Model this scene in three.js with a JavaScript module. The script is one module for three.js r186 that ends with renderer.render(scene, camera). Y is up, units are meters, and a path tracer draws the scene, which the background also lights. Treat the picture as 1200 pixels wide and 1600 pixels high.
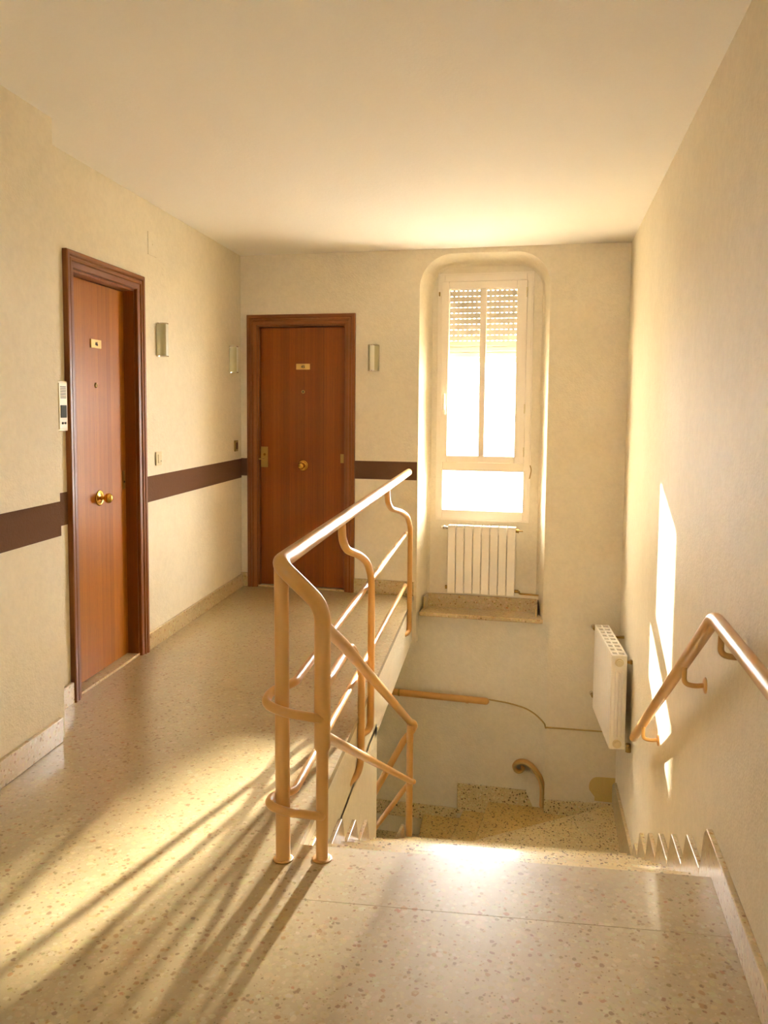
import * as THREE from 'three';
import { RoundedBoxGeometry } from 'three/addons/geometries/RoundedBoxGeometry.js';
import { TextGeometry } from 'three/addons/geometries/TextGeometry.js';
import { FontLoader } from 'three/addons/loaders/FontLoader.js';
import { mergeGeometries } from 'three/addons/utils/BufferGeometryUtils.js';

// ---------------------------------------------------------------- camera, sky, sun, exposure
const scene = new THREE.Scene();
const camera = new THREE.PerspectiveCamera(2 * Math.atan(800 / 1317.2) * 180 / Math.PI, 1200 / 1600, 0.05, 200);
camera.position.set(0, 1.41, 0);
camera.rotation.order = 'YXZ';
camera.rotation.set(-0.0788, 0.1347, 0.0084);
camera.setViewOffset(1200, 1600, 0, 59, 1200, 1600);

scene.background = new THREE.Color(1.0, 0.97, 0.92);            // bright hazy sky
scene.backgroundIntensity = 6;

const renderer = new THREE.WebGLRenderer({ antialias: true });
renderer.toneMapping = THREE.LinearToneMapping;
renderer.toneMappingExposure = 10.8;
renderer.shadowMap.enabled = true;

const sun = new THREE.DirectionalLight(new THREE.Color(1.0, 0.90, 0.74), 3.2);   // low sun, in through the window onto the right wall
sun.position.set(-0.305 * 9, 1.0 + 0.30 * 9, -6.4 - 9);
sun.target.position.set(0, 1.0, -6.4);
sun.castShadow = true; sun.shadow.radius = 1; sun.shadow.mapSize.set(2048, 2048);
Object.assign(sun.shadow.camera, { left: -4, right: 4, top: 4, bottom: -4, near: 0.5, far: 30 });
scene.add(sun, sun.target);

// sun thrown back through the lower panes by windows across the street: a narrow bright beam and a wider faint one
function beam(name, x, y, ratio, fall, back, intensity, half, soft) {
  const l = new THREE.SpotLight(new THREE.Color(1.0, 0.97, 0.89), intensity, 0, half, soft, 2); l.name = name;
  l.position.set(x + ratio * back, y + fall * back, -6.4 - back); l.target.position.set(x, y, -6.4);
  l.castShadow = true; l.shadow.radius = 11; l.shadow.mapSize.set(2048, 2048); scene.add(l, l.target);
}
beam('glint_bright', 0.035, 0.80, 0.28, 0.21, 12, 1900, 0.0145, 0.5);
beam('glint_wide', -0.13, 0.82, 0.14, 0.21, 12, 430, 0.024, 0.5);

// ---------------------------------------------------------------- helpers
let seed = 7;
const rnd = () => { seed = (seed * 1664525 + 1013904223) >>> 0; return seed / 4294967296; };
const V = (x, y, Z) => new THREE.Vector3(x, y, -Z);             // Z runs away from the viewer
const used = {};
function numbered(n) { used[n] = (used[n] ?? -1) + 1; return used[n] ? `${n}_${String(used[n]).padStart(3, '0')}` : n; }
function metreUV(g, s = 1) {                                    // uv in metres from position, by the face's main axis
  if (g.index) g = g.toNonIndexed();
  const p = g.attributes.position, uv = new Float32Array(p.count * 2), a = new THREE.Vector3(), b = new THREE.Vector3(), c = new THREE.Vector3();
  for (let i = 0; i < p.count; i += 3) {
    a.fromBufferAttribute(p, i); b.fromBufferAttribute(p, i + 1); c.fromBufferAttribute(p, i + 2);
    const n = b.clone().sub(a).cross(c.clone().sub(a)), ax = Math.abs(n.x), ay = Math.abs(n.y), az = Math.abs(n.z);
    [a, b, c].forEach((q, k) => {
      const [u, v] = ay >= ax && ay >= az ? [q.x, -q.z] : ax >= az ? [-q.z, q.y] : [q.x, q.y];
      uv[(i + k) * 2] = u * s; uv[(i + k) * 2 + 1] = v * s;
    });
  }
  g.setAttribute('uv', new THREE.BufferAttribute(uv, 2));
  return g;
}
function clean(g) { if (g.index) g = g.toNonIndexed(); for (const k of Object.keys(g.attributes)) if (!['position', 'normal', 'uv'].includes(k)) g.deleteAttribute(k); if (!g.attributes.uv) g.setAttribute('uv', new THREE.BufferAttribute(new Float32Array(g.attributes.position.count * 2), 2)); g.morphAttributes = {}; return g; }
function merge(gs) { return gs.length === 1 ? clean(gs[0]) : mergeGeometries(gs.map(clean)); }
function mesh(name, geo, mat, parent, label) {
  const m = new THREE.Mesh(Array.isArray(geo) ? merge(geo) : geo, mat);
  m.name = parent === scene || !parent ? numbered(name) : name; m.castShadow = m.receiveShadow = true;
  if (label) m.userData.label = label;
  (parent ?? scene).add(m); return m;
}
const FB = { pos: V(0, 0, 6.164), rot: -0.1 };                  // back wall: local x along it to the right, z into the room
const FL = { pos: V(-1.988, 0, 0), rot: Math.PI / 2 };          // far left wall: local x runs away from the viewer
const RN = Math.hypot(1, 0.0573);
const FR = { pos: V(0.5344, 0, 0), rot: Math.atan2(-1, -0.0573) };   // right wall: local x runs towards the viewer
function at(o, F, s, y, n, extra = 0) {
  o.position.set(s, y, n).applyAxisAngle(new THREE.Vector3(0, 1, 0), F.rot).add(F.pos); o.rotation.y = F.rot + extra; return o;
}
function group(name, F, s = 0, y = 0, n = 0, extra = 0) {
  const g = new THREE.Group(); g.name = numbered(name); if (F) at(g, F, s, y, n, extra); scene.add(g); return g;
}
function structure(o, label) { o.userData.kind = 'structure'; if (label) o.userData.label = label; return o; }
function tag(o, label, category, grp) { o.userData.label = label; o.userData.category = category; if (grp) o.userData.group = grp; return o; }
const B = (x0, x1, y0, y1, z0, z1) => { const g = new THREE.BoxGeometry(x1 - x0, y1 - y0, z1 - z0); g.translate((x0 + x1) / 2, (y0 + y1) / 2, (z0 + z1) / 2); return metreUV(g); };
const RB = (x0, x1, y0, y1, z0, z1, r = 0.003, seg = 2) => { const g = new RoundedBoxGeometry(x1 - x0, y1 - y0, z1 - z0, seg, Math.min(r, (x1 - x0) / 2.01, (y1 - y0) / 2.01, (z1 - z0) / 2.01)); g.translate((x0 + x1) / 2, (y0 + y1) / 2, (z0 + z1) / 2); return metreUV(g); };
const W = (x0, x1, y0, y1, Z0, Z1) => B(x0, x1, y0, y1, -Z1, -Z0);     // world box with Z away from the viewer
function extrude(pts, depth, bevel = 0, holes = []) {
  const s = new THREE.Shape(pts.map(p => new THREE.Vector2(...p)));
  for (const h of holes) s.holes.push(new THREE.Path(h.map(p => new THREE.Vector2(...p))));
  const g = new THREE.ExtrudeGeometry(s, { depth: depth - 2 * bevel, bevelEnabled: bevel > 0, bevelSize: bevel, bevelThickness: bevel, bevelOffset: -bevel, bevelSegments: 2, curveSegments: 12 });
  if (bevel) g.translate(0, 0, bevel);
  return metreUV(g);
}
function flat(pts, y, thick, bevel = 0) {                        // polygon in plan (x, Z), top at height y
  const g = extrude(pts.map(([x, Z]) => [x, Z]), thick, bevel); g.rotateX(-Math.PI / 2);   // (x, Z) -> (x, ., -Z)
  g.translate(0, y - thick, 0); return metreUV(g);
}
function fillet(points, r) {                                     // polyline with its corners rounded, densely sampled
  const out = [];
  points.forEach((p, i) => {
    if (i === 0 || i === points.length - 1) { out.push(p.clone()); return; }
    const a = points[i - 1].clone().sub(p), b = points[i + 1].clone().sub(p), d = Math.min(r, a.length() * 0.49, b.length() * 0.49);
    const A = p.clone().addScaledVector(a.normalize(), d), C = p.clone().addScaledVector(b.normalize(), d);
    for (let k = 0; k <= 8; k++) { const t = k / 8; out.push(A.clone().multiplyScalar((1 - t) ** 2).addScaledVector(p, 2 * t * (1 - t)).addScaledVector(C, t * t)); }
  });
  return out;
}
function sweep(pts, rad, sides = 14, caps = true) {              // tube along given points, radius number or function of 0..1
  const n = pts.length, pos = [], idx = [], R = typeof rad === 'function' ? rad : () => rad;
  let N = null;
  const T = i => pts[Math.min(n - 1, i + 1)].clone().sub(pts[Math.max(0, i - 1)]).normalize();
  for (let i = 0; i < n; i++) {
    const t = T(i);
    if (!N) { N = Math.abs(t.y) < 0.9 ? new THREE.Vector3(0, 1, 0) : new THREE.Vector3(1, 0, 0); }
    N.addScaledVector(t, -N.dot(t)).normalize();
    const b = t.clone().cross(N), r = R(i / (n - 1));
    for (let k = 0; k < sides; k++) { const a = k / sides * Math.PI * 2, q = pts[i].clone().addScaledVector(N, Math.cos(a) * r).addScaledVector(b, Math.sin(a) * r); pos.push(q.x, q.y, q.z); }
    if (i) for (let k = 0; k < sides; k++) { const k2 = (k + 1) % sides, A = (i - 1) * sides; idx.push(A + k, A + k2, A + sides + k2, A + k, A + sides + k2, A + sides + k); }
  }
  const g = new THREE.BufferGeometry(); g.setAttribute('position', new THREE.Float32BufferAttribute(pos, 3)); g.setIndex(idx); g.computeVertexNormals();
  const list = [g];
  if (caps) for (const [i, r] of [[0, R(0)], [n - 1, R(1)]]) { const s = new THREE.SphereGeometry(r * 0.995, sides, 8); s.translate(pts[i].x, pts[i].y, pts[i].z); list.push(s); }
  return merge(list);
}
const tube = (pts, r, f = 0.05, sides = 14) => sweep(fillet(pts, f), r, sides);
function lathe(profile, seg = 28) { return new THREE.LatheGeometry(profile.map(p => new THREE.Vector2(...p)), seg); }
const cylZ = (r, d, seg = 20, r2 = r) => { const g = new THREE.CylinderGeometry(r, r2, d, seg); g.rotateX(Math.PI / 2); return g; };   // axis along z

// ---------------------------------------------------------------- textures and materials
function canvasTex(w, h, draw, srgb = true) {
  const c = document.createElement('canvas'); c.width = w; c.height = h; draw(c.getContext('2d'), w, h);
  const t = new THREE.CanvasTexture(c); t.wrapS = t.wrapT = THREE.RepeatWrapping; if (srgb) t.colorSpace = THREE.SRGBColorSpace; t.anisotropy = 8; return t;
}
const col = (c, j) => `rgb(${c.map(v => Math.max(0, Math.min(255, Math.round(v + (rnd() - 0.5) * j)))).join(',')})`;
function terrazzo(base, chips, total, metres, px = 2048) {
  const t = canvasTex(px, px, (x, w) => {
    x.fillStyle = `rgb(${base.join(',')})`; x.fillRect(0, 0, w, w);
    const ppm = w / metres;
    for (let i = 0; i < 160; i++) {                              // broad clouding of the cement
      const cx = rnd() * w, cy = rnd() * w, r = (0.05 + rnd() * 0.12) * ppm;
      x.fillStyle = rnd() < 0.5 ? 'rgba(235,222,190,0.05)' : 'rgba(150,125,80,0.05)';
      for (const dx of [-w, 0, w]) for (const dy of [-w, 0, w]) { x.beginPath(); x.arc(cx + dx, cy + dy, r, 0, 7); x.fill(); }
    }
    for (let i = 0; i < total; i++) {
      let q = rnd(), k = 0; while (q > chips[k].w) { q -= chips[k].w; k = Math.min(k + 1, chips.length - 1); if (k === chips.length - 1) break; }
      const ch = chips[k], r = (ch.r[0] + (ch.r[1] - ch.r[0]) * rnd() ** 2.6) * ppm, cx = rnd() * w, cy = rnd() * w, rot = rnd() * 6.28, el = 0.55 + rnd() * 0.45, n = 5 + Math.floor(rnd() * 4);
      const pts = []; for (let j = 0; j < n; j++) { const a = j / n * 6.283 + (rnd() - 0.5) * 0.5, rr = r * (0.75 + rnd() * 0.4); const px_ = Math.cos(a) * rr, py_ = Math.sin(a) * rr * el; pts.push([px_ * Math.cos(rot) - py_ * Math.sin(rot), px_ * Math.sin(rot) + py_ * Math.cos(rot)]); }
      x.fillStyle = col(ch.c, 26); x.globalAlpha = ch.a ?? 0.85;
      const ox = cx < 40 ? [0, w] : cx > w - 40 ? [0, -w] : [0], oy = cy < 40 ? [0, w] : cy > w - 40 ? [0, -w] : [0];
      for (const dx of ox) for (const dy of oy) { x.beginPath(); pts.forEach(([a, b], j) => j ? x.lineTo(cx + dx + a, cy + dy + b) : x.moveTo(cx + dx + a, cy + dy + b)); x.closePath(); x.fill(); }
    }
    x.globalAlpha = 1;
  });
  t.repeat.set(1 / metres, 1 / metres); return t;
}
const floorMap = terrazzo([217, 203, 166], [
  { w: 0.40, c: [226, 213, 172], r: [0.003, 0.015], a: 0.5 }, { w: 0.28, c: [204, 184, 132], r: [0.002, 0.011], a: 0.5 }, { w: 0.11, c: [236, 229, 204], r: [0.003, 0.012], a: 0.6 },
  { w: 0.15, c: [156, 124, 68], r: [0.0015, 0.008], a: 0.8 }, { w: 0.04, c: [192, 140, 74], r: [0.002, 0.011], a: 0.75 }, { w: 0.02, c: [156, 114, 66], r: [0.002, 0.009], a: 0.7 }], 22000, 1.5);
const stairMap = terrazzo([228, 208, 152], [
  { w: 0.40, c: [230, 216, 174], r: [0.003, 0.010], a: 0.6 }, { w: 0.20, c: [196, 172, 120], r: [0.002, 0.008] }, { w: 0.15, c: [230, 218, 186], r: [0.002, 0.008] }, { w: 0.25, c: [104, 76, 44], r: [0.002, 0.009] }], 16000, 1.3);
function noiseTex(px, metres, layers, srgb = false) {
  const d = new Float32Array(px * px);
  for (const [cells, amp] of layers) {
    const g = Array.from({ length: cells * cells }, () => rnd() - 0.5);
    for (let y = 0; y < px; y++) for (let x = 0; x < px; x++) {
      const fx = x / px * cells, fy = y / px * cells, ix = Math.floor(fx), iy = Math.floor(fy); let u = fx - ix, v = fy - iy; u = u * u * (3 - 2 * u); v = v * v * (3 - 2 * v);
      const q = (a, b) => g[(b % cells) * cells + (a % cells)];
      d[y * px + x] += amp * ((q(ix, iy) * (1 - u) + q(ix + 1, iy) * u) * (1 - v) + (q(ix, iy + 1) * (1 - u) + q(ix + 1, iy + 1) * u) * v);
    }
  }
  const out = new Uint8Array(px * px * 4);
  for (let i = 0; i < px * px; i++) { const v = Math.max(0, Math.min(255, 128 + d[i] * 255)); out[i * 4] = out[i * 4 + 1] = out[i * 4 + 2] = v; out[i * 4 + 3] = 255; }
  const t = new THREE.DataTexture(out, px, px); t.wrapS = t.wrapT = THREE.RepeatWrapping; t.magFilter = THREE.LinearFilter; t.minFilter = THREE.LinearMipmapLinearFilter; t.generateMipmaps = true; t.needsUpdate = true;
  t.repeat.set(1 / metres, 1 / metres); return t;
}
const plasterBump = noiseTex(1024, 1.1, [[5, 0.12], [28, 0.2], [90, 0.30], [210, 0.34]]);
const waveBump = noiseTex(512, 2.6, [[3, 0.3], [7, 0.3], [19, 0.14]]);
const plasterTint = (() => { const t = noiseTex(512, 2.3, [[4, 0.03], [11, 0.025], [60, 0.025], [160, 0.03]]); const d = t.image.data; for (let i = 0; i < d.length; i += 4) { const v = (d[i] - 128) * 0.7; d[i] = 240 + v; d[i + 1] = 240 + v; d[i + 2] = 240 + v * 1.3; } t.colorSpace = THREE.SRGBColorSpace; return t; })();
function woodTex(base, dark) {
  return canvasTex(1024, 1024, (x, w, h) => {
    x.fillStyle = `rgb(${base.join(',')})`; x.fillRect(0, 0, w, h);
    for (let i = 0; i < 26; i++) { const a = rnd() * w, ww = 20 + rnd() * 90; x.fillStyle = `rgba(${rnd() < 0.5 ? dark.join(',') : base.map(v => Math.min(255, v + 26)).join(',')},${0.05 + rnd() * 0.12})`; for (const dx of [-w, 0, w]) x.fillRect(a + dx, 0, ww, h); }
    for (let i = 0; i < 900; i++) {
      const a = rnd() * w, y0 = rnd() * h, L = h * (0.12 + rnd() * 0.7), th = 0.5 + rnd() * 1.7;
      x.strokeStyle = `rgba(${dark.join(',')},${0.05 + rnd() * 0.2})`; x.lineWidth = th;
      for (const dy of [-h, 0]) { x.beginPath(); x.moveTo(a, y0 + dy); x.bezierCurveTo(a + (rnd() - 0.5) * 6, y0 + dy + L / 3, a + (rnd() - 0.5) * 6, y0 + dy + L * 0.66, a, y0 + dy + L); x.stroke(); }
    }
    for (let i = 0; i < 2600; i++) { x.fillStyle = `rgba(${dark.map(v => v * 0.6).join(',')},${0.1 + rnd() * 0.2})`; x.fillRect(rnd() * w, rnd() * h, 1, 8 + rnd() * 26); }
  });
}
const woodA = woodTex([182, 114, 22], [122, 66, 8]), woodB = woodTex([142, 78, 12], [86, 40, 4]);
for (const t of [woodA, woodB]) t.repeat.set(1 / 0.75, 1 / 1.5);

const std = (o) => new THREE.MeshStandardMaterial(o), phy = (o) => new THREE.MeshPhysicalMaterial(o);
const M = {
  wall: std({ color: 0xfaedce, map: plasterTint, roughness: 0.72, bumpMap: plasterBump, bumpScale: 0.0022 }),
  ceiling: std({ color: 0xfaf5ea, roughness: 0.9, bumpMap: plasterBump, bumpScale: 0.001 }),
  stairWall: std({ color: 0xf9eed2, map: plasterTint, roughness: 0.7, bumpMap: plasterBump, bumpScale: 0.0025 }),
  terrazzo: phy({ color: 0xd6ccb6, ior: 1.95, map: floorMap, roughness: 0.33, clearcoat: 0.5, clearcoatRoughness: 0.09, bumpMap: waveBump, bumpScale: 0.002 }),
  stair: phy({ color: 0xffffff, map: stairMap, roughness: 0.34, clearcoat: 0.45, clearcoatRoughness: 0.14, bumpMap: waveBump, bumpScale: 0.001 }),
  winder: phy({ color: 0xf6e8c4, map: stairMap, roughness: 0.4, clearcoat: 0.2, clearcoatRoughness: 0.2 }),  // stair terrazzo tinted yellower: lower winders getting less light, put into the colour
  skirting: phy({ color: 0xeee2cc, map: floorMap, roughness: 0.3, clearcoat: 0.5, clearcoatRoughness: 0.15 }),
  band: phy({ color: 0x6e4e39, specularIntensity: 0.25, roughness: 0.9, bumpMap: plasterBump, bumpScale: 0.003 }),
  doorA: phy({ map: woodA, color: 0xfff4dc, specularIntensity: 0.6, roughness: 0.42, clearcoat: 0.3, clearcoatRoughness: 0.16 }),
  doorB: phy({ map: woodB, color: 0xfff0d8, specularIntensity: 0.5, roughness: 0.45, clearcoat: 0.2, clearcoatRoughness: 0.2 }),
  casing: phy({ color: 0xffffff, map: woodB, roughness: 0.45, clearcoat: 0.2, clearcoatRoughness: 0.2 }),
  rail: phy({ color: 0xd4a055, roughness: 0.42, clearcoat: 0.35, clearcoatRoughness: 0.28 }),
  brass: std({ color: 0xd8a548, metalness: 1, roughness: 0.24 }),
  oldBrass: std({ color: 0xb0904c, metalness: 0.9, roughness: 0.4 }),
  plate: std({ color: 0xe2b866, metalness: 0.25, roughness: 0.4 }),
  dark: std({ color: 0x241a12, roughness: 0.6 }),
  steel: std({ color: 0xb8b088, metalness: 0.45, roughness: 0.34 }),
  chrome: std({ color: 0xd8d2c4, metalness: 1, roughness: 0.16 }),
  frost: phy({ color: 0xe4e0cc, roughness: 0.35, clearcoat: 0.5, clearcoatRoughness: 0.2 }),
  pvc: phy({ color: 0xf6ead2, roughness: 0.36, clearcoat: 0.25, clearcoatRoughness: 0.25 }),
  radiator: phy({ color: 0xf8efdc, roughness: 0.34, clearcoat: 0.4, clearcoatRoughness: 0.2 }),
  slat: phy({ color: 0xddd2b8, roughness: 0.6, transmission: 0.03, thickness: 0 }),
  glass: phy({ color: 0xffffff, roughness: 0.02, transmission: 1, thickness: 0, ior: 1.5 }),
  switchPlastic: std({ color: 0xe2d2a4, roughness: 0.4 }),
  screen: phy({ color: 0x3e4028, roughness: 0.6, specularIntensity: 0.4 }),
  cable: std({ color: 0xc8aa6a, roughness: 0.6 }),
  patch: std({ color: 0xdcc27c, roughness: 0.85, bumpMap: plasterBump, bumpScale: 0.003 }),
  scroll: std({ color: 0xd2a45e, roughness: 0.5 }),
  street: std({ color: 0xb4ada2, roughness: 0.95 }),
  outside: std({ color: 0xe8dcc4, roughness: 0.9 }),
};
const font = await new FontLoader().loadAsync('fonts/droid/droid_sans_bold.typeface.json');
function text(str, size, depth = 0.0012) {
  const g = new TextGeometry(str, { font, size, depth, curveSegments: 4, bevelEnabled: false }); g.computeBoundingBox(); const b = g.boundingBox; g.translate(-(b.min.x + b.max.x) / 2, -(b.min.y + b.max.y) / 2, 0); return g;
}

// ---------------------------------------------------------------- large structure
const H = 2.56, LOW = -3.3, Z0 = 2.545, RISER = 0.172, RUN = 0.34, XS = -0.619;
const rightX = Z => 0.5344 + 0.0573 * Z;
const backZ = x => 6.164 - 0.1003 * x;

structure(mesh('ceiling', B(-2.4, 1.4, H, H + 0.2, -6.9, 6.3), M.ceiling), 'flat off-white plaster ceiling over the landing');

{ // floor: the landing slab, and the front slab along the head of the stairs
  const f = structure(group('floor'), 'polished cream terrazzo floor of the upper landing');
  const jz = 2.266, y1 = -0.30;
  mesh('landing_slab', [flat([[-2.2, -6.1], [0.36, -6.1], [rightX(jz) + 0.06, jz], [XS + 0.007, jz], [XS + 0.007, 6.24], [-2.2, 6.4]], 0, 0.03), W(-2.2, 0.8, y1, -0.028, -6.1, 2.2), W(-2.2, XS - 0.016, y1, -0.028, 2.2, 6.22)], M.terrazzo, f);
  const g = flat([[XS + 0.007, jz + 0.0015], [rightX(jz) + 0.06, jz + 0.0015], [rightX(Z0) + 0.05, Z0 + 0.02], [XS + 0.007, Z0 + 0.02]], 0.0, 0.05, 0.0012);
  mesh('edge_slab', g, M.terrazzo, f, 'terrazzo slab along the head of the stairs');
}
{ // painted edge and underside of the landing, with the wall that carries it beside the stairs
  const w = structure(group('wall_stair'), 'cream plastered wall and slab edge beside the stairs');
  mesh('slab_face', [B(XS - 0.016, XS, -0.30, -0.0285, -6.22, -2.52), W(-2.2, XS, -0.34, -0.30, 4.3, 6.22)], M.stairWall, w);
  mesh('wall_face', [W(XS - 0.12, XS, LOW, -0.28, 2.3, 4.373), W(-2.2, XS - 0.12, LOW, -0.3, 4.2, 4.36)], M.stairWall, w);
}
{ // left wall: near block standing proud, then the long far stretch with the doorway
  const w = structure(group('wall_left'), 'cream stippled plaster wall on the left');
  mesh('near_pier', W(-2.3, -1.806, -0.1, H, -6.2, 3.28), M.wall, w);
  mesh('plaster', [W(-2.3, -1.988, -0.1, H, 3.28, 3.72), W(-2.3, -1.988, 2.075, H, 3.72, 4.485), W(-2.3, -1.988, -0.1, H, 4.485, 6.75), W(-2.5, -2.2, -0.1, H, 3.2, 4.9)], M.wall, w);
  mesh('lower_plaster', [W(-2.5, -2.2, LOW, -0.1, 4.0, 4.5), W(-2.5, -2.2, LOW, -0.1, 4.8, 6.8), W(-2.5, -2.2, LOW, -1.2, 4.5, 4.8), W(-2.5, -2.2, -0.85, -0.1, 4.5, 4.8)], M.stairWall, w);
}
structure(mesh('wall_front', [W(-2.4, -0.95, -0.3, H, -6.2, -6), W(-0.25, 1.2, -0.3, H, -6.2, -6), W(-0.95, -0.25, -0.3, 1.15, -6.2, -6), W(-0.95, -0.25, 2.25, H, -6.2, -6)], M.wall), 'cream wall at the near end of the landing, with an added fill window');
structure(mesh('wall_under', W(-2.5, 1.3, LOW, -0.29, 2.05, 2.25), M.stairWall), 'wall closing the space under the flight');
{ // right wall
  const w = structure(group('wall_right', FR), 'cream plaster wall on the right of the stairs');
  mesh('plaster', B(-6.6, 6.3, LOW, H, -0.25, 0), M.wall, w);
}
{ // back wall with the round-headed recess
  const w = structure(group('wall_back', FB), 'cream plaster wall at the far end with a round-headed window recess');
  const x0 = -0.548, x1 = 0.299, yt = 2.478, yb = -0.13, R = 0.195, r = 0.046;
  const outline = (o) => {                                        // open outline: bottom left, up, over, down to bottom right
    const p = [[x0 - o, yb]]; const rr = R + o;
    for (let k = 0; k <= 14; k++) { const a = Math.PI - k / 14 * Math.PI / 2; p.push([x0 - o + rr + Math.cos(a) * rr, yt + o - rr + Math.sin(a) * rr]); }
    for (let k = 0; k <= 14; k++) { const a = Math.PI / 2 - k / 14 * Math.PI / 2; p.push([x1 + o - rr + Math.cos(a) * rr, yt + o - rr + Math.sin(a) * rr]); }
    p.push([x1 + o, yb]); return p;
  };
  const face = o => [[-2.3, -0.36], [x0 - o, -0.36], ...outline(o), [0.385, yb], [0.385, LOW], [1.3, LOW], [1.3, H], [-2.3, H]];
  const hole = [[-1.866, -0.05], [-1.866, 2.035], [-1.151, 2.035], [-1.151, -0.05]];
  const g1 = extrude(face(r), 0.2, 0, [hole]); g1.translate(0, 0, -0.2);
  const pos = [], q = [[r, 0], [r - 0.003, -0.004], [0.030, -0.06], [0.014, -0.12], [0.004, -0.165], [-0.004, -0.185], [-0.018, -0.2]].map(([o, n]) => [outline(o), n]);
  for (let k = 0; k < q.length - 1; k++) for (let i = 0; i < q[0][0].length - 1; i++) {
    const P = (K, I) => [q[K][0][I][0], q[K][0][I][1], q[K][1]], a = P(k, i), b = P(k, i + 1), c = P(k + 1, i + 1), d = P(k + 1, i);
    pos.push(...a, ...c, ...b, ...a, ...d, ...c);
  }
  let lip = new THREE.BufferGeometry(); lip.setAttribute('position', new THREE.Float32BufferAttribute(pos, 3)); lip.computeVertexNormals(); lip = metreUV(lip);
  mesh('plaster', [g1, lip], M.wall, w);
  const back = extrude([[-2.3, LOW], [1.3, LOW], [1.3, H], [-2.3, H]], 0.12, 0, [[[-0.475, 0.575], [-0.475, 2.4], [0.205, 2.4], [0.205, 0.575]]]); back.translate(0, 0, -0.32);
  mesh('recess_back', back, M.wall, w);
  mesh('lower_plaster', B(-2.3, 0.40, LOW, yb - 0.01, -0.22, -0.08), M.stairWall, w);
}
structure(mesh('floor_lower', W(-2.4, 1.3, LOW - 0.2, LOW, 2.2, 6.9), M.stair), 'terrazzo floor at the foot of the stairwell');
structure(mesh('floor_street', W(-40, 40, -7.2, -7, -30, 60), M.street), 'pale street paving far below the windows');
structure(mesh('wall_sun_blocker', W(-9, -2.03, -7, 6, 12.4, 12.7), M.outside), 'pale unseen wall added outside the window to block part of the sun');  // added out of view to narrow the sun patch on the right wall

// painted band
{
  const t = structure(group('trim_1'), 'dark brown painted band along the walls at waist height');
  mesh('painted_band', W(-1.806, -1.8035, 0.865, 1.009, -6, 3.2805), M.band, t);
  mesh('painted_band', W(-1.988, -1.9855, 0.855, 1.007, 3.28, 3.68), M.band, t);
  mesh('painted_band', W(-1.988, -1.9855, 0.857, 1.005, 4.525, 6.36), M.band, t);
  for (const [a, b] of [[-2.0, -1.938], [-1.078, -0.60]]) { const m = mesh('painted_band', B(a, b, 0.873, 1.009, 0, 0.0025), M.band, t); at(m, FB, 0, 0, 0); }
}
// skirtings
{
  const l = structure(group('baseboard_left'), 'pale terrazzo skirting along the left wall');
  mesh('skirting_piece', RB(-1.806, -1.786, 0, 0.104, -3.232, 6, 0.004), M.skirting, l);
  mesh('skirting_piece', RB(-1.988, -1.970, 0, 0.1, -3.675, -3.232, 0.004), M.skirting, l);
  mesh('skirting_piece', RB(-1.988, -1.970, 0, 0.1, -6.40, -4.53, 0.004), M.skirting, l);
  const b = structure(group('baseboard_back', FB), 'pale terrazzo skirting along the back wall');
  for (const [a, c] of [[-2.0, -1.94], [-1.077, -0.612]]) mesh('skirting_piece', RB(a, c, 0, 0.11, 0, 0.02, 0.004), M.skirting, b);
  mesh('skirting_piece', RB(-0.548, 0.299, -0.115, -0.012, -0.2, -0.185, 0.004), M.skirting, b);
  mesh('skirting_piece', RB(-0.55, -0.536, -0.115, -0.012, -0.2, -0.04, 0.004), M.skirting, b);
  mesh('skirting_piece', RB(0.287, 0.301, -0.115, -0.012, -0.2, -0.04, 0.004), M.skirting, b);
  mesh('recess_sill', RB(-0.568, 0.346, -0.145, -0.113, -0.2, 0.025, 0.008), M.skirting, b, 'terrazzo sill slab at the foot of the window recess');
  mesh('skirting_piece', RB(-2.2, -0.27, -1.76, -1.645, -0.08, -0.06, 0.004), M.stair, b);
  mesh('skirting_piece', RB(-0.27, 0.345, -1.68, -1.443, -0.08, -0.058, 0.004), M.stair, b);
  const sl = extrude([[0.385, -1.62], [0.93, -1.62], [0.93, -1.43], [0.385, -1.462]], 0.02, 0.003); mesh('skirting_piece', sl, M.stair, b);
}
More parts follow.
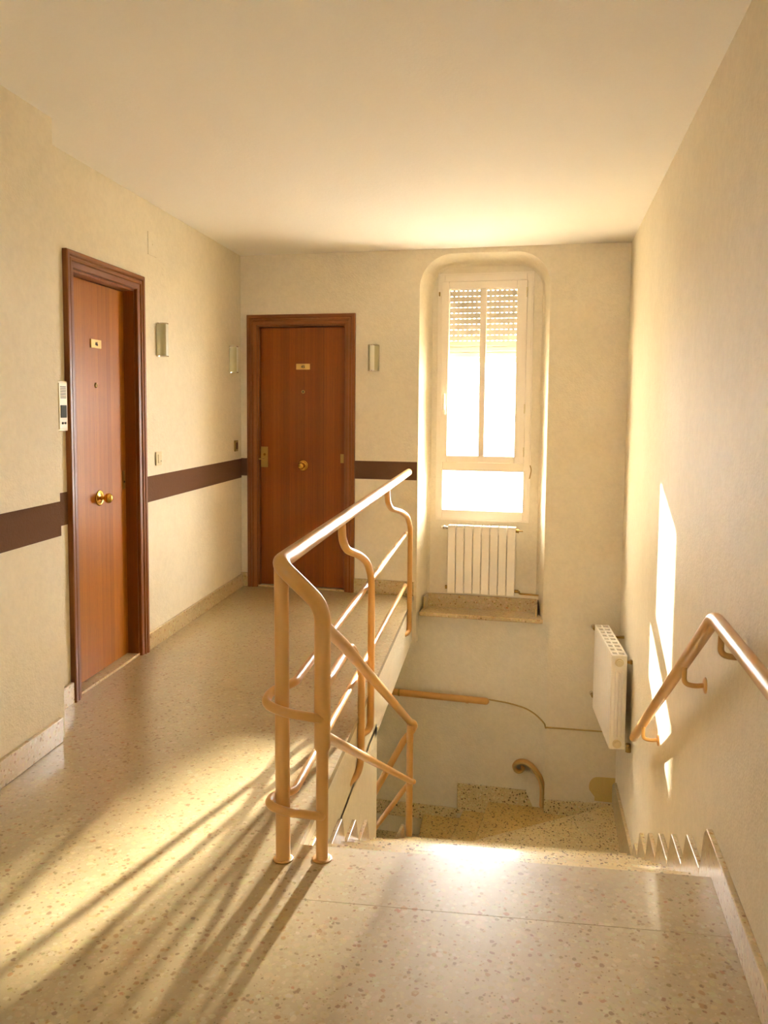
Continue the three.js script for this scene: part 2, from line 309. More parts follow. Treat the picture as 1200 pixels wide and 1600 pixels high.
// stepped skirting beside the flight
const tread = k => -RISER * k;
function stepPiece(k) {
  const zr = Z0 + RUN * (k - 1), y = tread(k), y1 = tread(k + 1);
  return [[zr + 0.205, y], [zr + 0.205, y + 0.078], [zr + 0.215, y + 0.092], [zr + 0.455, y + 0.082], [zr + 0.47, y + 0.07], [zr + 0.545, y1 + 0.078], [zr + 0.545, y1], [zr + RUN, y1], [zr + RUN, y]];
}
{
  const b = structure(group('baseboard_right', FR), 'terrazzo skirting on the right wall, stepping down with the stairs');
  const ext = (pts, n0 = 0, d = 0.02) => { const g = extrude(pts.map(([Z, y]) => [-Z * RN, y]).reverse(), d, 0.003); g.translate(0, 0, n0); return g; };
  mesh('skirting_piece', ext([[-5.9, 0], [-5.9, 0.105], [2.655, 0.105], [2.69, 0.075], [2.75, tread(1) + 0.078], [2.75, tread(1)], [2.555, tread(1)], [2.555, 0]]), M.skirting, b);
  for (let k = 1; k <= 5; k++) mesh('skirting_piece', ext(stepPiece(k)), M.skirting, b);
  mesh('skirting_piece', ext([[4.585, tread(6)], [4.45, tread(6)], [4.45, tread(6) + 0.078], [4.6, tread(6) + 0.07], [4.72, -1.10], [5.95, -1.225], [6.08, -1.30], [6.08, -1.55], [4.585, -1.55]]), M.skirting, b);
  const l = structure(group('baseboard_stair'), 'terrazzo skirting on the stair side of the landing, stepping down');
  const extL = pts => { const g = extrude(pts.map(([Z, y]) => [Z, y]), 0.018, 0.003); g.rotateY(Math.PI / 2); g.translate(XS, 0, 0); return metreUV(g); };
  for (let k = 1; k <= 4; k++) mesh('skirting_piece', extL(stepPiece(k).map(([Z, y]) => [Math.min(Z, 4.37) - 0.08, y])), M.skirting, l);
  const e = extL([[4.42, tread(6)], [4.42, tread(6) + 0.04], [4.84, tread(7) + 0.115], [4.89, tread(7) + 0.105], [4.91, tread(7) + 0.07], [4.91, tread(7)], [4.6, tread(7)], [4.6, tread(6)]]); e.translate(0.079, 0, 0); mesh('skirting_piece', e, M.skirting, l);
}

// ---------------------------------------------------------------- stairs
{
  const s = group('staircase'); tag(s, 'terrazzo stairs going down from the landing and winding left under it', 'stairs');
  for (let k = 1; k <= 7; k++) {
    const za = Z0 + RUN * (k - 1), zb = k === 7 ? 4.95 : za + RUN + 0.02, y = tread(k), xl = k > 5 ? -0.54 : XS;
    mesh('step', [flat([[xl, za - 0.03], [rightX(za) + 0.03, za - 0.03], [rightX(zb) + 0.03, zb], [xl, zb]], y, 0.035, 0.007), W(xl, rightX(za) + 0.03, y - 0.5, y - 0.03, za, zb - 0.02)], M.stair, s);
  }
  mesh('riser', W(XS, rightX(Z0) + 0.03, -0.3, -0.03, Z0 - 0.04, Z0), M.stair, s);
  const P = [-0.46, 4.93], cr = [0.97, 6.085], br = [1.0, 4.6];
  mesh('winder', flat([P, [rightX(4.93) + 0.03, 4.93], [0.93, 6.08], [-0.071, 5.399], [-0.35, 5.21]], -1.42, 0.16, 0.010), M.stair, s);
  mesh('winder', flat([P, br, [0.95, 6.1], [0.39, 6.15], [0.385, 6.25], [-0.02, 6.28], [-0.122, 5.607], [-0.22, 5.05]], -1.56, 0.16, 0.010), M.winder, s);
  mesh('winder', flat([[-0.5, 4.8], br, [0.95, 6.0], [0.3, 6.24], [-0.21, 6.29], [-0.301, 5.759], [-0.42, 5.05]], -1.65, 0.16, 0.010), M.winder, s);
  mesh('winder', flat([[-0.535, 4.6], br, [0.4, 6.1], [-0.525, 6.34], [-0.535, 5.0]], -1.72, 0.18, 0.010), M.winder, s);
  for (let k = 0; k < 4; k++) mesh('step', flat([[-0.9 - k * 0.28, 4.37], [0.4, 4.37], [0.4, 6.2], [-0.9 - k * 0.28, 6.4]], -1.9 - k * 0.18, 0.2, 0.006), M.stair, s);
}

// ---------------------------------------------------------------- doors
function casing(parent, x0, x1, h, prof) {                       // mitred moulding round a doorway; prof: [inset, out] pairs
  const seg = [[], [], []], P = (u, n) => [[x0 + u, 0, n], [x0 + u, h - u, n], [x1 - u, h - u, n], [x1 - u, 0, n]];
  for (let i = 0; i < prof.length - 1; i++) { const A = P(...prof[i]), C = P(...prof[i + 1]); for (let k = 0; k < 3; k++) seg[k].push(...A[k], ...C[k], ...C[k + 1], ...A[k], ...C[k + 1], ...A[k + 1]); }
  seg.forEach((p, k) => {
    let g = new THREE.BufferGeometry(); g.setAttribute('position', new THREE.Float32BufferAttribute(p, 3));
    g = metreUV(g); g.computeVertexNormals();
    if (k === 1) { const u = g.attributes.uv; for (let i = 0; i < u.count; i++) u.setXY(i, u.getY(i), u.getX(i)); }
    mesh('casing', g, M.casing, parent);
  });
}
const PROF = [[0, 0], [0, 0.022], [0.004, 0.026], [0.022, 0.026], [0.026, 0.019], [0.030, 0.019], [0.034, 0.023], [0.046, 0.023], [0.050, 0.016], [0.074, 0.014], [0.078, 0.010], [0.078, -0.09]];
function door(name, F, s0, s1, h, depth, leafMat, label, digits, knobStyle) {
  const d = structure(group(name, F, s0, 0, 0), label), w = s1 - s0, c = 0.078;
  casing(d, 0, w, h, PROF);
  mesh('jamb', B(c - 0.004, c + 0.012, 0, h - c, -0.12, -0.004), M.casing, d);
  mesh('jamb', B(w - c - 0.012, w - c + 0.004, 0, h - c, -0.12, -0.004), M.casing, d);
  mesh('jamb', B(c, w - c, h - c - 0.012, h - c + 0.004, -0.12, -0.004), M.casing, d);
  const leaf = mesh('door_leaf', RB(c + 0.015, w - c - 0.015, 0.018, h - c - 0.016, -depth - 0.04, -depth, 0.003), leafMat, d, 'flat varnished door leaf');
  mesh('threshold', RB(c, w - c, 0, 0.014, -0.11, 0.0, 0.004), M.skirting, d, 'pale stone threshold');
  return { d, leaf, mid: w / 2, face: -depth, w, c };
}
function knob(parent, x, y, z) {
  const g = new THREE.Group(); g.name = 'door_knob'; g.position.set(x, y, z); parent.add(g);
  const ro = lathe([[0, 0], [0.040, 0], [0.042, 0.003], [0.038, 0.007], [0.033, 0.0075], [0.030, 0.005], [0.026, 0.0085], [0.021, 0.007], [0.016, 0.010], [0.0, 0.010]]); ro.rotateX(Math.PI / 2);
  mesh('rosette', ro, M.brass, g);
  const kn = lathe([[0.0, 0.008], [0.011, 0.008], [0.010, 0.022], [0.011, 0.030], [0.018, 0.034], [0.0245, 0.042], [0.0265, 0.052], [0.0235, 0.062], [0.016, 0.069], [0.008, 0.072], [0, 0.0725]]); kn.rotateX(Math.PI / 2);
  mesh('knob', kn, M.brass, g); return g;
}
function nameplate(parent, x, y, z, str) {
  const g = new THREE.Group(); g.name = 'number_plate'; g.position.set(x, y, z); parent.add(g);
  mesh('plate', RB(-0.055, 0.055, -0.022, 0.022, 0, 0.008, 0.003), M.plate, g);
  const t = text(str, 0.02); t.translate(0, 0, 0.0078); mesh('digits', t, M.dark, g);
}
function peephole(parent, x, y, z) {
  const g = new THREE.Group(); g.name = 'peephole'; g.position.set(x, y, z); parent.add(g);
  const ring = lathe([[0.006, 0.002], [0.006, 0.005], [0.010, 0.006], [0.0135, 0.004], [0.014, 0]]); ring.rotateX(Math.PI / 2); mesh('ring', ring, M.oldBrass, g);
  const l = new THREE.SphereGeometry(0.0065, 14, 8); l.scale(1, 1, 0.4); l.translate(0, 0, 0.002); mesh('lens', l, M.dark, g);
}
{
  const { d, mid, face, w, c } = door('door_1', FL, 3.675, 4.53, 2.123, 0.062, M.doorA, 'varnished brown wooden flat door in the left wall, with a brass knob', '46');
  nameplate(d, mid, 1.722, face, '46'); peephole(d, mid, 1.512, face); knob(d, mid + 0.015, 0.93, face);
  const lock = new THREE.Group(); lock.name = 'lock_plate'; lock.position.set(w - c - 0.045, 1.0, face); d.add(lock);
  mesh('plate', RB(-0.012, 0.012, -0.05, 0.05, 0, 0.004, 0.0015), M.oldBrass, lock); { const k = cylZ(0.006, 0.006); k.translate(0, -0.01, 0.004); mesh('keyhole', k, M.dark, lock); }
}
{
  const { d, mid, face, w, c } = door('door_2', FB, -1.94, -1.077, 2.109, 0.032, M.doorB, 'dark varnished wooden flat door in the back wall, with a brass knob');
  nameplate(d, mid + 0.008, 1.717, face, '45'); peephole(d, mid + 0.008, 1.526, face); knob(d, mid + 0.008, 0.96, face);
  const lock = new THREE.Group(); lock.name = 'lock_plate'; lock.position.set(0.123, 1.02, face); d.add(lock);
  mesh('plate', RB(-0.029, 0.029, -0.08, 0.08, 0, 0.005, 0.003), M.oldBrass, lock);
  { const k = cylZ(0.009, 0.008); k.translate(0.004, 0.02, 0.007); mesh('cylinder', k, M.brass, lock); const h = tube([new THREE.Vector3(-0.004, -0.015, 0.004), new THREE.Vector3(-0.004, -0.015, 0.03), new THREE.Vector3(-0.03, -0.015, 0.032)], 0.006, 0.012, 10); mesh('latch_handle', h, M.oldBrass, lock); }
  const esc = new THREE.Group(); esc.name = 'upper_lock'; esc.position.set(w - 0.098, 1.02, face); d.add(esc);
  mesh('plate', RB(-0.026, 0.026, -0.034, 0.034, 0, 0.005, 0.012), M.oldBrass, esc); { const k = cylZ(0.012, 0.008); k.translate(0, 0, 0.006); mesh('cylinder', k, M.oldBrass, esc); }
}

// ---------------------------------------------------------------- window
{
  const w = structure(group('window_1', FB, 0, 0, -0.2), 'tall white-framed window in the round-headed recess, its lower pane fixed');
  const z0 = -0.045, z1 = 0.012, fr = (a, b, c, d, n = 'frame') => mesh(n, RB(a, b, c, d, z0, z1, 0.004), M.pvc, w);
  fr(-0.475, -0.438, 0.575, 2.40); fr(0.167, 0.205, 0.575, 2.40); fr(-0.438, 0.167, 0.575, 0.640); fr(-0.438, 0.167, 0.937, 1.006); fr(-0.438, 0.167, 2.350, 2.40);
  for (const [a, b, c, d] of [[-0.49, 0.22, 2.395, 2.412], [-0.49, -0.472, 0.566, 2.40], [0.202, 0.22, 0.566, 2.40], [-0.49, 0.22, 0.56, 0.578]]) mesh('frame', RB(a, b, c, d, 0.0, 0.01, 0.003), M.pvc, w);
  mesh('pane', B(-0.445, 0.175, 0.63, 0.945, -0.02, -0.016), M.glass, w);
  const sash = new THREE.Group(); sash.name = 'sash'; sash.position.set(0, 0, 0.014); w.add(sash);
  const sb = (n, a, b, c, d) => mesh(n, RB(a, b, c, d, -0.04, 0.018, 0.005), M.pvc, sash);
  sb('stile', -0.460, -0.404, 1.004, 2.348); sb('stile', 0.098, 0.173, 1.004, 2.348); sb('sash_rail', -0.404, 0.098, 1.004, 1.055); sb('sash_rail', -0.404, 0.098, 2.293, 2.348); sb('mullion', -0.170, -0.125, 1.055, 2.293);
  mesh('pane', B(-0.41, -0.165, 1.05, 2.30, -0.014, -0.010), M.glass, sash); mesh('pane', B(-0.13, 0.104, 1.05, 2.30, -0.014, -0.010), M.glass, sash);
  mesh('handle', [RB(-0.442, -0.418, 1.36, 1.45, 0.018, 0.028, 0.004), RB(-0.438, -0.422, 1.40, 1.52, 0.034, 0.048, 0.006), RB(-0.436, -0.424, 1.41, 1.425, 0.026, 0.04, 0.003)], M.pvc, sash);
  for (const y of [1.09, 1.41, 2.26]) mesh('hinge', [(() => { const g = new THREE.CylinderGeometry(0.007, 0.007, 0.07, 12); g.translate(0.167, y, 0.012); return g; })()], M.switchPlastic, sash);
  mesh('hinge', [(() => { const g = new THREE.CylinderGeometry(0.006, 0.006, 0.03, 10); g.translate(-0.478, 2.26, 0.006); return g; })()], M.oldBrass, sash);
}
{ // window added behind the viewer to bring in fill light
  const w = structure(group('added_window_2'), 'added white-framed fill window in the wall behind the viewer');
  for (const [a, b, c, d] of [[-0.95, -0.89, 1.15, 2.25], [-0.31, -0.25, 1.15, 2.25], [-0.89, -0.31, 1.15, 1.21], [-0.89, -0.31, 2.19, 2.25]]) mesh('frame', RB(a, b, c, d, 6.04, 6.09, 0.004), M.pvc, w);
  mesh('pane', B(-0.9, -0.3, 1.2, 2.2, 6.063, 6.067), M.glass, w);
}
{ // small unseen window added under the landing to brighten the lower flight
  const w = structure(group('added_window_3'), 'small added white-framed fill window over the lower flight');
  for (const [a, b, c, d] of [[4.5, 4.53, -1.2, -0.85], [4.77, 4.8, -1.2, -0.85], [4.53, 4.77, -1.2, -1.17], [4.53, 4.77, -0.88, -0.85]]) mesh('frame', RB(-2.42, -2.37, c, d, -b, -a, 0.004), M.pvc, w);
  mesh('pane', B(-2.397, -2.393, -1.18, -0.87, -4.78, -4.52), M.glass, w);
}
{ // roller shutter
  const s = group('roller_shutter', FB, 0, 0, -0.285); tag(s, 'slatted roller shutter pulled halfway down behind the window glass', 'shutter');
  const pitch = 0.0415, x0 = -0.475, x1 = 0.205;
  const parts = [RB(x0, x1, 0.0, 0.0380, -0.006, 0.006, 0.003)];
  for (let x = x0 + 0.012; x < x1 - 0.01; x += 0.0345) parts.push(B(x, x + 0.0215, 0.034, pitch + 0.002, -0.003, 0.003));
  const slat = merge(parts), closed = merge([RB(x0, x1, 0.0, 0.0375, -0.006, 0.006, 0.005), B(x0, x1, 0.03, pitch + 0.002, -0.002, 0.002)]);
  mesh('bottom_bar', RB(x0, x1, 1.752, 1.795, -0.008, 0.008, 0.004), M.slat, s);
  for (let i = 0; i < 15; i++) { const m = mesh('slat', i < 2 ? closed : slat, M.slat, s); m.position.y = 1.797 + i * pitch; }
}
{ // strap guide
  const g = group('shutter_cord', FB, 0.214, 0, -0.19); tag(g, 'thin white shutter cord hanging down the right side of the window frame', 'cord');
  mesh('cord', tube([new THREE.Vector3(0, 2.3, 0), new THREE.Vector3(0.002, 1.5, 0), new THREE.Vector3(0.004, 0.985, 0)], 0.003, 0.02, 8), M.pvc, g);
  mesh('toggle', tube([new THREE.Vector3(0.004, 0.99, 0), new THREE.Vector3(0.014, 0.96, 0.006), new THREE.Vector3(0.002, 0.895, 0.004)], 0.004, 0.02, 8), M.oldBrass, g);
}

// ---------------------------------------------------------------- radiators
function radiator(g, n, pitch, h, depth, endFace) {              // local x along, z 0 back .. depth front, y 0 bottom
  const sec = merge([
    RB(0.002, pitch - 0.002, 0.0, h - 0.012, depth - 0.012, depth, 0.005),
    RB(0.004, pitch - 0.004, 0.0, h - 0.01, 0, 0.008, 0.003),
    RB(pitch / 2 - 0.008, pitch / 2 + 0.008, 0.01, h - 0.03, 0.008, depth - 0.01, 0.004),
    RB(0.004, pitch - 0.004, 0.02, h - 0.05, depth * 0.34, depth * 0.40, 0.002), RB(0.004, pitch - 0.004, 0.02, h - 0.05, depth * 0.58, depth * 0.64, 0.002),
    ...[0.0, 0.46, 0.86].map(t => RB(0.002, pitch - 0.002, h - 0.014, h, depth * t, depth * t + depth * 0.14, 0.004)),
    RB(0.002, 0.016, h - 0.014, h, 0, depth, 0.004), RB(pitch - 0.016, pitch - 0.002, h - 0.014, h, 0, depth, 0.004),
  ]);
  for (let i = 0; i < n; i++) { const m = mesh('section', sec, M.radiator, g); m.position.x = i * pitch; }
  for (const y of [0.05, h - 0.05]) { const c = new THREE.CylinderGeometry(0.021, 0.021, n * pitch - 0.01, 18); c.rotateZ(Math.PI / 2); c.translate(n * pitch / 2, y, depth / 2); mesh('header_tube', c, M.radiator, g); }
  return g;
}
const axisX = (r, x0, x1, y, z, r2 = r, seg = 18) => { const c = new THREE.CylinderGeometry(r2, r, x1 - x0, seg); c.rotateZ(-Math.PI / 2); c.translate((x0 + x1) / 2, y, z); return c; };
{
  const g = group('radiator', FB, -0.378, 0.02, -0.175); tag(g, 'small white panel radiator on the recess wall right under the window', 'radiator');
  const n = 8, p = 0.0635, h = 0.515, d = 0.085; radiator(g, n, p, h, d);
  const L = n * p;
  mesh('valve', [axisX(0.011, -0.035, 0.004, h - 0.025, d / 2), (() => { const s = lathe([[0, -0.016], [0.014, -0.014], [0.016, 0], [0.013, 0.014], [0, 0.016]]); s.rotateZ(Math.PI / 2); s.translate(-0.034, h - 0.022, d / 2 + 0.006); return s; })()], M.chrome, g, 'round white metal valve');
  mesh('plug', [axisX(0.015, -0.018, 0.004, 0.035, d / 2, 0.012)], M.oldBrass, g);
  mesh('plug', [axisX(0.013, L - 0.004, L + 0.02, h - 0.03, d / 2, 0.016), axisX(0.005, L + 0.02, L + 0.05, h - 0.03, d / 2)], M.oldBrass, g);
  mesh('pipe', [axisX(0.012, L - 0.004, L + 0.025, 0.03, d / 2), tube([new THREE.Vector3(L + 0.02, 0.03, d / 2), new THREE.Vector3(L + 0.03, 0.03, d / 2), new THREE.Vector3(L + 0.03, 0.01, d / 2 - 0.02), new THREE.Vector3(0.688, 0.002, 0.01)], 0.007, 0.02, 10)], M.oldBrass, g);
  for (const x of [0.1, L - 0.1]) mesh('bracket', RB(x - 0.01, x + 0.01, h - 0.14, h - 0.1, -0.026, 0.01, 0.002), M.radiator, g);
}
{ // radiator on the right wall: local x runs towards the viewer
  const g = group('radiator'); tag(g, 'white sectional radiator hung on the right wall above the winding stairs', 'radiator');
  const n = 9, p = 0.08, h = 0.585, d = 0.095, L = n * p;
  const a = new THREE.Vector2(0.775, 5.85), b = new THREE.Vector2(0.795, 5.13);           // back edge: far end, near end (x, Z)
  g.position.copy(V(a.x, -0.65, a.y)); g.rotation.y = Math.atan2(-(a.y - b.y), (b.x - a.x));
  radiator(g, n, p, h, d);
  const end = L + 0.004;
  mesh('end_cap', [RB(L - 0.006, end, 0.06, h - 0.075, 0.004, d - 0.004, 0.004), ...[0.2, 0.42, 0.64].map(t => RB(L, end + 0.014, 0.08, h - 0.10, d * t, d * t + 0.010, 0.004)), RB(L - 0.006, end, 0, 0.07, 0.002, d - 0.002, 0.004), RB(L - 0.006, end, h - 0.085, h - 0.002, 0.002, d - 0.002, 0.004)], M.radiator, g);
  const disc = (y, m, nm) => mesh(nm, [axisX(0.027, end, end + 0.008, y, d * 0.5, 0.025), axisX(0.019, end, end + 0.016, y, d * 0.5, 0.017)], m, g);
  disc(h - 0.045, M.switchPlastic, 'plug'); disc(0.035, M.switchPlastic, 'plug');
  mesh('bracket', [B(L - 0.05, L - 0.03, h - 0.06, h - 0.045, -0.04, 0.01), axisX(0.012, L - 0.052, L - 0.028, h - 0.052, -0.03)], M.oldBrass, g);
  mesh('bracket', [B(0.1, 0.12, h - 0.06, h - 0.045, -0.09, 0.01)], M.oldBrass, g);
  mesh('valve', [axisX(0.010, L - 0.01, L + 0.03, 0.03, -0.015), (() => { const s = new THREE.CylinderGeometry(0.014, 0.017, 0.05, 14); s.translate(L + 0.03, 0.025, -0.015); return s; })(), axisX(0.009, L + 0.03, L + 0.055, 0.03, -0.015)], M.oldBrass, g);
  mesh('pipe', tube([new THREE.Vector3(L + 0.03, 0.02, -0.015), new THREE.Vector3(L + 0.02, 0.02, -0.028)], 0.008, 0.01, 10), M.oldBrass, g);
  mesh('pipe', axisX(0.012, -0.05, 0.004, h - 0.03, d), M.oldBrass, g); mesh('pipe', axisX(0.011, -0.05, 0.004, 0.08, d), M.oldBrass, g);
  for (const y of [h - 0.03, 0.08]) mesh('knob', (() => { const s = new THREE.SphereGeometry(0.017, 16, 12); s.translate(-0.06, y, d); return s; })(), M.chrome, g);
}

// ---------------------------------------------------------------- stair railing
{
  const g = group('stair_railing'); tag(g, 'glossy beige tubular metal railing around the open side of the stairs', 'railing');
  const r = 0.0255, xr = -0.643;
  mesh('handrail', tube([V(xr, 0.945, 6.07), V(xr, 0.945, 2.415), V(-0.575, 0.875, 2.435), V(-0.523, 0.80, 2.487), V(-0.523, 0.40, 2.489), V(-0.523, -0.002, 2.489)], t => t > 0.93 ? 0.019 : r, 0.075, 20), M.rail, g, 'handrail tube bending down into the inner post');
  mesh('post', tube([V(xr, -0.002, 2.47), V(xr, 0.93, 2.452)], 0.0225, 0.01, 20), M.rail, g);
  for (const [x, z] of [[xr, 2.47], [-0.523, 2.489]]) { const c = lathe([[0, 0], [0.032, 0], [0.031, 0.003], [0.026, 0.004], [0, 0.004]]); c.translate(x, 0, -z); mesh('foot_ring', c, M.rail, g); }
  mesh('bar', tube([V(-0.632, 0.53, 5.83), V(-0.632, 0.53, 2.575), V(-0.690, 0.525, 2.50), V(-0.690, 0.51, 2.425), V(-0.62, 0.49, 2.415), V(-0.523, 0.455, 2.475)], 0.0145, 0.035), M.rail, g);
  mesh('bar', tube([V(-0.632, 0.163, 5.83), V(-0.632, 0.172, 2.575), V(-0.683, 0.19, 2.50), V(-0.680, 0.195, 2.425), V(-0.62, 0.18, 2.415), V(-0.523, 0.145, 2.475)], 0.0135, 0.035), M.rail, g);
  const bal = (zt, zv) => { const L = t => zt + (zv - zt) * t; mesh('baluster', tube([V(xr, 0.93, zt), V(xr, 0.86, L(0.02)), V(-0.640, 0.80, L(0.16)), V(-0.615, 0.745, L(0.50)), V(-0.603, 0.68, L(0.80)), V(-0.6, 0.58, zv), V(-0.6, 0.2, zv), V(-0.6, -0.17, zv), V(-0.63, -0.17, zv - 0.08)], 0.0175, 0.07), M.rail, g); };
  bal(3.44, 4.01); bal(4.89, 5.82);
  mesh('baluster', tube([V(-0.523, 0.60, 2.49), V(-0.545, 0.50, 2.62), V(-0.575, 0.455, 2.95), V(-0.6, 0.41, 3.45), V(-0.6, 0.22, 3.72), V(-0.6, -0.26, 3.72), V(-0.632, -0.25, 3.55)], 0.0165, 0.10), M.rail, g);
  mesh('stair_handrail', tube([V(-0.523, 0.745, 2.489), V(-0.51, 0.62, 2.74), V(-0.5, -0.475, 4.93), V(-0.475, -0.53, 5.03), V(-0.50, -0.60, 5.10), V(-0.545, -0.65, 5.09), V(-0.708, -0.956, 5.05), V(-0.95, -1.4, 5.05)], 0.021, 0.05), M.rail, g);
  mesh('stair_bar', tube([V(-0.523, 0.40, 2.489), V(-0.49, -0.865, 4.965), V(-0.475, -0.885, 5.01), V(-0.50, -0.91, 5.05), V(-0.535, -0.947, 5.05), V(-0.666, -1.139, 5.05), V(-0.95, -1.55, 5.05)], 0.0165, 0.03), M.rail, g);
  mesh('newel_post', tube([V(-0.5, tread(7) - 0.001, 4.97), V(-0.5, -0.5, 4.965)], 0.0205, 0.01), M.rail, g);
}
{ // wall handrail on the right wall
  const g = group('wall_handrail'); tag(g, 'glossy beige handrail tube fixed to the right wall beside the stairs', 'handrail');
  const rx = Z => rightX(Z) - 0.07;
  mesh('rail', tube([V(rx(0.9), 0.838, 0.9), V(rx(2.40), 0.838, 2.40), V(rx(4.33), -0.262, 4.33)], 0.0205, 0.05, 18), M.rail, g);
  const ry = Z => Z < 2.4 ? 0.838 : 0.838 - 0.57 * (Z - 2.4);
  for (const Z of [2.30, 2.86, 3.93]) {
    const b = new THREE.Group(); b.name = 'bracket'; g.add(b); const y = ry(Z);
    mesh('arm', tube([V(rx(Z), y - 0.01, Z), V(rx(Z), y - 0.075, Z), V(rx(Z) + 0.035, y - 0.082, Z), V(rightX(Z) - 0.004, y - 0.078, Z)], 0.0085, 0.03, 12), M.rail, b);
    const ro = lathe([[0, 0], [0.027, 0], [0.027, 0.004], [0.015, 0.008], [0, 0.008]]); ro.rotateZ(Math.PI / 2); ro.translate(rightX(Z), y - 0.078, -Z); mesh('rosette', ro, M.rail, b);
  }
}
{ // rail and cable low on the back wall
  const g = group('wall_handrail', FB, 0, 0, -0.08); tag(g, 'short beige rail along the lower back wall under the landing', 'handrail');
  mesh('rail', tube([new THREE.Vector3(-1.5, -0.71, 0.055), new THREE.Vector3(-0.72, -0.762, 0.055), new THREE.Vector3(-0.06, -0.77, 0.055)], 0.026, 0.05, 16), M.rail, g);
  { const c = axisX(0.0275, -0.73, -0.715, -0.762, 0.055); mesh('joint_ring', c, M.oldBrass, g); }
  for (const x of [-0.9, -0.2]) mesh('bracket', RB(x - 0.012, x + 0.012, -0.80, -0.775, 0, 0.06, 0.004), M.rail, g);
  const c = group('wall_cable', FB); tag(c, 'thin painted cable curving down from the lower rail to the pier', 'cable');
  mesh('cable', [tube([[-0.05, -0.772, -0.074], [0.1, -0.785, -0.075], [0.22, -0.81, -0.075], [0.30, -0.85, -0.075], [0.374, -0.918, -0.074], [0.384, -0.92, 0.004], [0.39, -0.915, 0.006], [0.85, -0.905, 0.006]].map(p => new THREE.Vector3(...p)), 0.006, 0.05, 8)], M.cable, c);
}
{ // scroll at the step of the lower skirting
  const g = group('skirting_scroll', FB, 0, 0, -0.066); tag(g, 'scroll-shaped moulded stone end piece where the lower skirting steps at the pier', 'moulding');
  const Z6 = [[372, 575], [374, 470], [368, 380], [345, 290], [300, 215], [250, 160], [195, 130], [145, 128], [105, 148], [85, 185], [95, 220], [130, 236], [165, 222], [176, 200], [160, 184]];
  const c = new THREE.CatmullRomCurve3(Z6.map(([x, y]) => new THREE.Vector3(0.372 + (x - 374) * 0.00074, -1.53 + (575 - y) * 0.00070, 0)));
  const s = sweep(c.getPoints(90), t => 0.024 - 0.013 * t, 12); s.scale(1, 1, 1.5); s.translate(0, 0, 0.012);
  mesh('scroll', s, M.scroll, g);
  const s2 = sweep(c.getPoints(90), t => 0.010 - 0.005 * t, 8); s2.translate(0, 0, 0.046); mesh('bead', s2, M.cable, g);
  const body = [[0.30, -1.555], [0.372, -1.555], [0.37, -1.45], [0.345, -1.36], [0.30, -1.30], [0.235, -1.29], [0.24, -1.33], [0.25, -1.45]];
  mesh('plate', extrude(body, 0.015, 0.003), M.stairWall, g);
}
{ // plaster repair in the lower right corner
  const pts = []; for (let k = 0; k <= 10; k++) { const a = Math.PI / 2 + k / 10 * Math.PI * 0.62; pts.push([0.765 + Math.cos(a) * 0.062, -1.325 + Math.sin(a) * 0.075]); }
  const g = extrude([[0.905, -1.43], [0.905, -1.245], [0.80, -1.247], ...pts, [0.745, -1.40], [0.745, -1.43]], 0.004, 0.0015);
  const m = mesh('plaster_patch', g, M.patch, scene); at(m, FB, 0, 0, 0); tag(m, 'rounded darker plaster repair patch low in the right-hand corner of the back wall', 'patch');
}

// ---------------------------------------------------------------- wall fittings
function sconce(F, s, y, label) {
  const g = group('wall_sconce', F, s, y, 0); tag(g, label, 'wall lamp', 'half-round metal wall lamps on the landing');
  mesh('back_plate', RB(-0.043, 0.043, -0.098, 0.098, 0, 0.008, 0.003), M.steel, g);
  const half = (a0, a1, r, h) => { const c = new THREE.CylinderGeometry(r, r, h, 24, 1, false, a0, a1 - a0); c.scale(1, 1, 1.25); return c; };
  mesh('shade', half(-Math.PI / 2, Math.PI / 2, 0.042, 0.184), M.steel, g, 'brushed metal shade');
  mesh('diffuser', half(-0.42, 0.42, 0.0435, 0.184), M.frost, g, 'frosted strip');
  for (const q of [-0.095, 0.095]) { const c = half(-Math.PI / 2, Math.PI / 2, 0.0445, 0.006); c.translate(0, q, 0); mesh('end_cap', c, M.chrome, g); }
}
sconce(FL, 4.775, 1.795, 'half-round metal wall lamp on the left wall nearest the viewer, right of the nearer door');
sconce(FL, 6.12, 1.757, 'half-round metal wall lamp in the far left corner, seen almost edge-on');
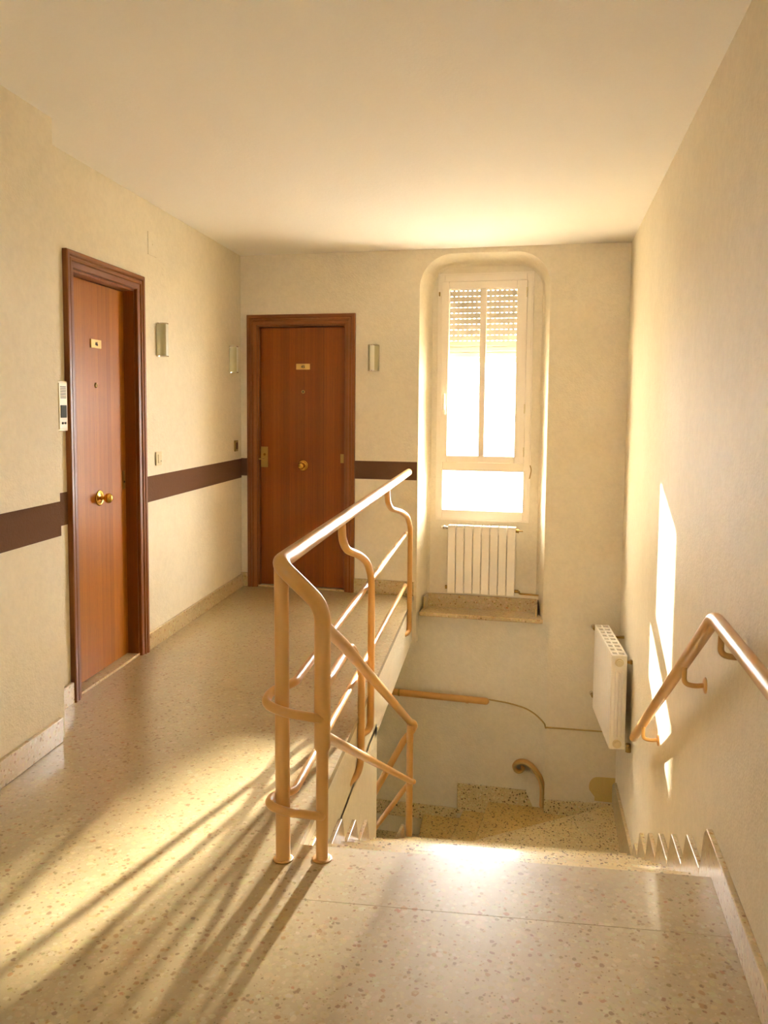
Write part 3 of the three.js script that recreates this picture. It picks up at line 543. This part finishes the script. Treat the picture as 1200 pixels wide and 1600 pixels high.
sconce(FB, -0.937, 1.777, 'half-round metal wall lamp on the back wall between the dark door and the window');
{
  const g = group('light_switch', FL, 4.735, 1.10, 0); tag(g, 'cream square light switch on the left wall above the brown band', 'switch');
  mesh('plate', RB(-0.04, 0.04, -0.04, 0.04, 0, 0.010, 0.004), M.switchPlastic, g); mesh('rocker', RB(-0.022, 0.022, -0.026, 0.026, 0.008, 0.015, 0.003), M.switchPlastic, g); mesh('indicator', RB(0.010, 0.016, -0.018, -0.012, 0.013, 0.0165, 0.001), M.dark, g);
  const h = group('light_switch', FL, 6.22, 1.11, 0); tag(h, 'small brass-edged switch on the left wall close to the far corner', 'switch');
  mesh('plate', RB(-0.036, 0.036, -0.042, 0.042, 0, 0.010, 0.003), M.oldBrass, h); mesh('rocker', RB(-0.02, 0.02, -0.026, 0.026, 0.008, 0.014, 0.003), M.band, h);
}
{
  const g = group('intercom', FL, 3.63, 1.405, 0); tag(g, 'cream video intercom panel on the wall left of the nearer door', 'intercom');
  mesh('frame', [RB(-0.044, 0.044, -0.114, 0.114, 0, 0.012, 0.003)], M.switchPlastic, g);
  mesh('front_plate', RB(-0.036, 0.036, -0.105, 0.105, 0.010, 0.016, 0.002), M.switchPlastic, g);
  for (let i = 0; i < 8; i++) mesh('grille_slot', RB(-0.026, 0.026, 0.036 + i * 0.0072, 0.0395 + i * 0.0072, 0.0145, 0.0168, 0.001), M.screen, g);
  mesh('screen', RB(-0.026, 0.026, -0.053, 0.004, 0.014, 0.0185, 0.002), M.screen, g, 'dark glass screen');
  for (const x of [-0.012, 0.012]) { const c = cylZ(0.005, 0.006); c.translate(x, -0.078, 0.017); mesh('button', c, M.screen, g); }
}
{
  const g = group('junction_cover', FL, 4.69, 2.33, 0); tag(g, 'small painted-over square box cover high on the left wall', 'cover');
  mesh('cover', RB(-0.06, 0.06, -0.065, 0.065, 0, 0.004, 0.002), M.wall, g);
  mesh('screw', (() => { const c = cylZ(0.004, 0.002, 10); c.translate(0, 0, 0.0045); return c; })(), M.switchPlastic, g);
}

renderer.render(scene, camera);
